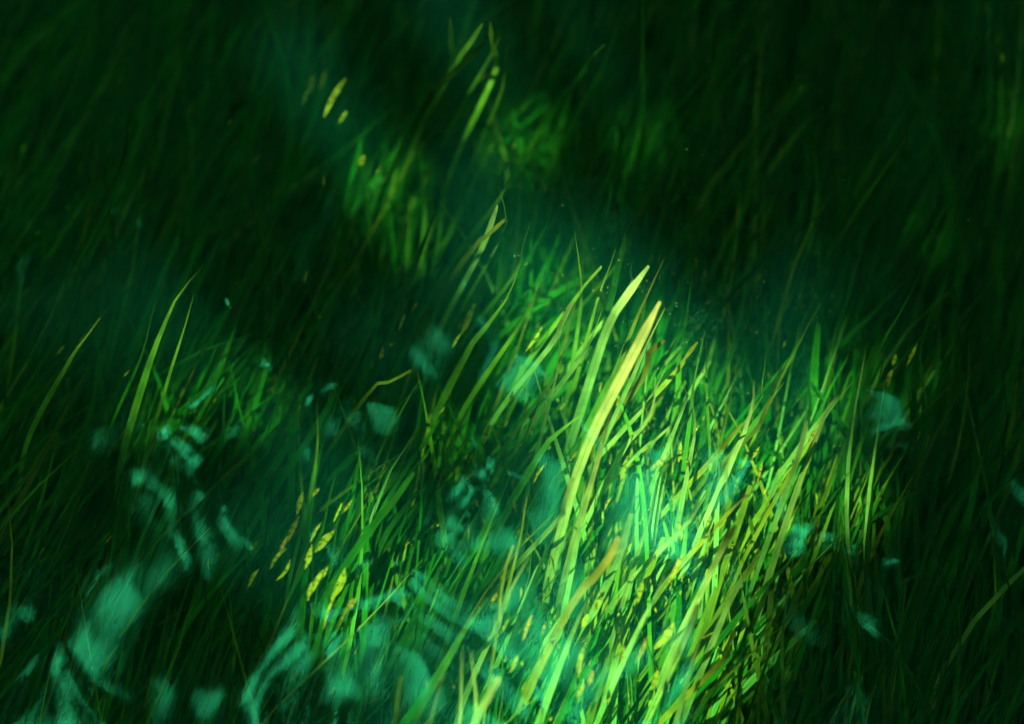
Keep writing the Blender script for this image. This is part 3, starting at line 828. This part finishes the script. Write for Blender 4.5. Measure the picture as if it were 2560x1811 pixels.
Vs, Fs, off = [], [], 0
spots = [(1717, 374, 4.2), (1756, 388, 2.4), (1950, 397, 1.8), (2108, 451, 2.2), (2420, 550, 3.4), (2056, 272, 2.0), (1947, 189, 2.0), (1938, 220, 1.8), (1331, 363, 3), (1720, 495, 2.2), (1802, 541, 2.0), (2125, 1223, 1.8), (1580, 540, 2.0)]
r = np.random.default_rng(9)
for k in range(900):
    spots.append((r.normal(1720, 230), r.normal(640, 300), r.uniform(0.5, 1.1)))
for px, py, s in spots:
    V, F = octa(at(px, py, -r.uniform(0.03, 0.16)), s * PX, r)
    Vs.append(V); Fs.append(F + off); off += 6
specks = mesh_obj("drifting_dust", np.concatenate(Vs), np.concatenate(Fs), M_SPECK, smooth=False)
tag(specks, "pale specks drifting in the open water", "specks", kind="stuff")

# ------------------------------------------------------------------ trees leaning over the stream
PLANE_Z = -0.11
# openings in the crowns, given by where the sun through them reaches the eelgrass: px, py, half width, half height, turn
SUN_GAPS = [
    (1500, 940, 140, 230, -22), (1545, 1310, 200, 260, -15), (1740, 1085, 180, 170, 10), (1500, 730, 140, 120, 0), (1440, 1650, 240, 180, 0),
    (1110, 1720, 190, 150, 0), (1690, 1390, 90, 170, -20), (2010, 1070, 50, 90, -15), (1740, 930, 80, 90, 0), (1200, 1540, 125, 180, -10), (1350, 1130, 70, 170, -20),
    (1180, 108, 76, 84, 0), (1240, 530, 62, 130, -15), (1478, 105, 34, 55, -15), (805, 220, 85, 80, 0), (425, 810, 54, 95, -20), (210, 850, 40, 55, -25),
    (755, 1385, 125, 125, -10), (790, 1110, 42, 120, 0), (985, 920, 50, 50, 0), (1160, 800, 60, 70, 0), (2482, 85, 36, 55, 0), (910, 408, 48, 45, 0),
    (1290, 720, 50, 100, -20), (2275, 315, 30, 50, -25), (990, 1250, 44, 80, -30), (1980, 860, 40, 80, -15), (1550, 380, 16, 70, -20),
]
# parts of the crown thinned so some sun softens the patch edges
THIN = [(1800, 740, 260, 230, 20), (1400, 560, 220, 200, 0), (2130, 1020, 150, 260, -15), (1880, 1480, 90, 180, -15)]


def gap_list(src):
    out = []
    for px, py, a, b, t in src:
        c = at(px, py, PLANE_Z)
        ex = at(px + 1, py, PLANE_Z) - c
        ey = at(px, py - 1, PLANE_Z) - c
        out.append((c.x, c.y, a * ex.x, b * ey.y, R(t)))
    return out


GAPS = gap_list(SUN_GAPS)
THIN = gap_list(THIN)


def in_sun_gap(P, soft=1.0, gaps=None):
    """P: (..., 3). True where the sun passing P falls into one of the openings."""
    t = (P[..., 2] - PLANE_Z) / SUN_TO.z
    x, y = P[..., 0] - SUN_TO.x * t, P[..., 1] - SUN_TO.y * t
    hit = np.zeros(x.shape, bool)
    for cx, cy_, a, b, th in gaps or GAPS:
        u = (x - cx) * math.cos(-th) - (y - cy_) * math.sin(-th) * 1.0
        v = (x - cx) * math.sin(-th) + (y - cy_) * math.cos(-th)
        hit |= (u / a) ** 2 + (v / b) ** 2 < soft
    return hit


# openings through which the sky mirrors in the near water: direction x/z, y/z as seen from the pool, and radius
SKY_GAPS = [(-0.03, 0.39, 0.095), (-0.13, 0.27, 0.085), (0.09, 0.49, 0.06), (0.01, 0.25, 0.085), (-0.21, 0.33, 0.085), (0.06, 0.45, 0.06), (-0.11, 0.21, 0.085), (-0.45, 0.31, 0.08), (-0.45, 0.39, 0.04), (-0.06, 0.58, 0.034), (0.20, 0.45, 0.035)]


def in_opening(P):
    x, y = P[..., 0] / P[..., 2], (P[..., 1] + 0.2) / P[..., 2]
    return ((x + 0.02) / 0.62) ** 2 + ((y - 0.40) / 0.33) ** 2 < 1


def in_sky_gap(P, soft=None):
    x, y = P[..., 0] / P[..., 2], (P[..., 1]) / P[..., 2]
    hit = np.zeros(x.shape, bool)
    for a, b, c in SKY_GAPS:
        d = np.sqrt((x - a) ** 2 + (y - b) ** 2) / c
        hit |= d < (1 if soft is None else 0.15 + 1.08 * soft)
    return hit


def leaf_cloud(centers, size, r):
    """Diamond leaves of four triangles, folded along the midrib."""
    n = len(centers)
    az = r.uniform(0, 2 * math.pi, n)
    el = r.normal(-0.25, 0.35, n)
    d = np.stack([np.cos(az) * np.cos(el), np.sin(az) * np.cos(el), np.sin(el)], 1)
    s = np.stack([-np.sin(az), np.cos(az), r.normal(0, .35, n)], 1)
    L = size * r.uniform(.7, 1.3, n)[:, None]
    a, b = centers - d * L / 2, centers + d * L / 2
    c = centers - s * L * 0.27 - np.array([0, 0, 0.0]) + d * L * -0.05
    e = centers + s * L * 0.27 + d * L * -0.05
    m = centers + np.array([0, 0, -0.06]) * L
    return np.stack([a, c, b, e, m], 1)                      # n,5,3


def crown_mesh(name, leaves, parent):
    n = len(leaves)
    V = leaves.reshape(-1, 3)
    i = np.arange(n)[:, None] * 5
    F = np.concatenate([i + np.array([[0, 1, 4]]), i + np.array([[1, 2, 4]]), i + np.array([[2, 3, 4]]), i + np.array([[3, 0, 4]])])
    return mesh_obj(name, V, F, M_LEAF, parent, False)


def tube(path, radii, k=8):
    P = np.array(path, float)
    n = len(P)
    tan = np.gradient(P, axis=0); tan /= np.linalg.norm(tan, axis=1)[:, None]
    ref = np.array([0.31, 0.77, 0.55])
    s = np.cross(tan, ref); s /= np.linalg.norm(s, axis=1)[:, None]
    t = np.cross(tan, s)
    a = np.linspace(0, 2 * math.pi, k, endpoint=False)
    V = (P[:, None, :] + np.array(radii)[:, None, None] * (np.cos(a)[None, :, None] * s[:, None, :] + np.sin(a)[None, :, None] * t[:, None, :])).reshape(-1, 3)
    F = [(i * k + j, i * k + (j + 1) % k, (i + 1) * k + (j + 1) % k, (i + 1) * k + j) for i in range(n - 1) for j in range(k)]
    return V, np.array(F)


def clear_of_gaps(P, pad):
    """Whether a limb keeps out of the openings."""
    for dx in (-pad, 0, pad):
        for dy in (-pad, 0, pad):
            q = P + np.array([dx, dy, 0])
            if in_sun_gap(q).any() or in_sky_gap(q).any():
                return False
    return True


def tree(base, lean, height, blobs, label, seed, leaf=0.16, limbs=9, mirror_leaves=None):
    r = np.random.default_rng(seed)
    bz = float(bed_height(np.array(base[0]), np.array(base[1]))) - 0.1
    base = np.array([base[0], base[1], bz])
    root = empty("alder_tree", tuple(base))
    tag(root, label, "tree", "trees along the banks, mirrored darkly in the water")
    top = base + np.array([lean[0], lean[1], height])
    trunk = smooth_path([base, base + np.array([lean[0] * .2, lean[1] * .2, height * .4]), top], 14)
    Vs, Fs = tube(trunk, np.linspace(0.17, 0.05, 14))
    Vs, Fs = [Vs], [Fs]
    off = len(Vs[0])
    for c, rad, n in blobs:
        for q in range(limbs):
            tgt = np.array(c) + r.normal(0, .45, 3) * np.array(rad)
            st = trunk[int(r.integers(5, 13))]
            mid = (st + tgt) / 2 + np.array([0, 0, .25]) + r.normal(0, .1, 3)
            p = smooth_path([st, mid, tgt], 10)
            if not clear_of_gaps(p, 0.05):
                continue
            V, F = tube(p, np.linspace(0.05, 0.012, 10), 6)
            Vs.append(V); Fs.append(F + off); off += len(V)
    mesh_obj("trunk", np.concatenate(Vs) - base, np.concatenate(Fs), M_BARK, None).parent = root
    L = []
    for c, rad, n in blobs:
        u = r.normal(size=(n, 3)); u /= np.linalg.norm(u, axis=1)[:, None]
        rr = r.random(n) ** (1 / 2.2)
        P = np.array(c) + u * rr[:, None] * np.array(rad)
        # leaves hang in sprays
        P += 0.10 * np.sin(P[:, ::-1] * 9.0 + seed)
        L.append(leaf_cloud(P, leaf, r))
    L = np.concatenate(L)
    L = L[L[:, :, 2].min(axis=1) > 1.9] if True else L
    L = L[~in_opening(L).any(axis=1)]
    if mirror_leaves is not None:                                    # unseen leaf layer added across the opening to shape the sky reflections
        n = mirror_leaves
        P = np.stack([r.uniform(-0.68, 0.64, n), r.uniform(0.00, 0.74, n), np.ones(n)], 1) * r.uniform(4.45, 4.75, (n, 1))
        B = leaf_cloud(P, 0.10, r)
        B = B[in_opening(B).any(axis=1)]
        B = B[~in_sky_gap(B, r.random((len(B), 1))).any(axis=1)]
        L = np.concatenate([L, B])
    soft = 0.55 + 0.75 * r.random((len(L), 1))
    mid = (L[:, :4] + np.roll(L[:, :4], 1, axis=1)) / 2
    q1 = (L[:, :4] + L[:, 4:5]) / 2
    bad = in_sun_gap(L, soft).any(axis=1) | in_sun_gap(mid, soft).any(axis=1) | in_sun_gap(q1, soft).any(axis=1)
    bad |= in_sun_gap(L, soft * 1.2, THIN).any(axis=1) & (r.random(len(L)) < 0.62)
    L = L[~bad]
    crown_mesh("crown", (L - base).reshape(-1, 5, 3), None).parent = root
    return root


def on_sun(px, py, z):
    """The point at height z through which the sun reaches that spot of the bed."""
    c = at(px, py, PLANE_Z)
    t = (z - PLANE_Z) / SUN_TO.z
    return (c.x + SUN_TO.x * t, c.y + SUN_TO.y * t, z)


sx, sy, _ = on_sun(1280, 900, 4.3)
tree((-4.6, -1.6), (1.2, 0.5), 5.4, [((sx, sy, 4.3), (1.5, 1.3, 0.42), 30000), ((sx - 0.6, sy - 0.2, 5.4), (2.2, 2.0, 0.6), 9000)],
     "alder overhanging from the bank towards the sun, shading the pool", 1, leaf=0.085, limbs=14)
tree((-4.3, 3.2), (1.4, -0.5), 6.0, [((-1.9, 2.7, 4.6), (2.3, 2.2, 1.5), 14000), ((-0.4, 3.4, 5.4), (2.0, 1.8, 1.0), 9000)], "alder further along the bank on the left", 2, mirror_leaves=52000)
tree((4.4, 2.6), (-1.2, -0.3), 6.2, [((2.2, 2.0, 4.6), (2.2, 2.2, 1.5), 7000), ((0.6, 2.6, 5.2), (1.6, 2.0, 1.0), 9000), ((1.2, 3.9, 4.7), (1.6, 1.2, 0.8), 9000)], "alder leaning from the opposite bank on the right", 3)
tree((4.5, -2.2), (-1.1, 0.3), 5.8, [((2.3, -1.4, 4.5), (2.2, 2.4, 1.5), 5000), ((0.7, -0.8, 5.1), (1.7, 1.6, 0.9), 3000)], "alder behind the viewer on the right bank", 4)
tree((-4.2, -5.2), (1.0, 0.6), 6.2, [((-1.6, -4.2, 4.6), (2.6, 2.3, 1.6), 14000), ((1.2, -4.6, 4.9), (2.2, 2.0, 1.5), 6000)], "alder behind the viewer on the left bank", 5)
tree((0.9, 8.0), (-0.6, -1.2), 6.5, [((0.2, 6.2, 4.0), (3.4, 1.8, 2.2), 16000)], "alder standing far up the stream", 6)
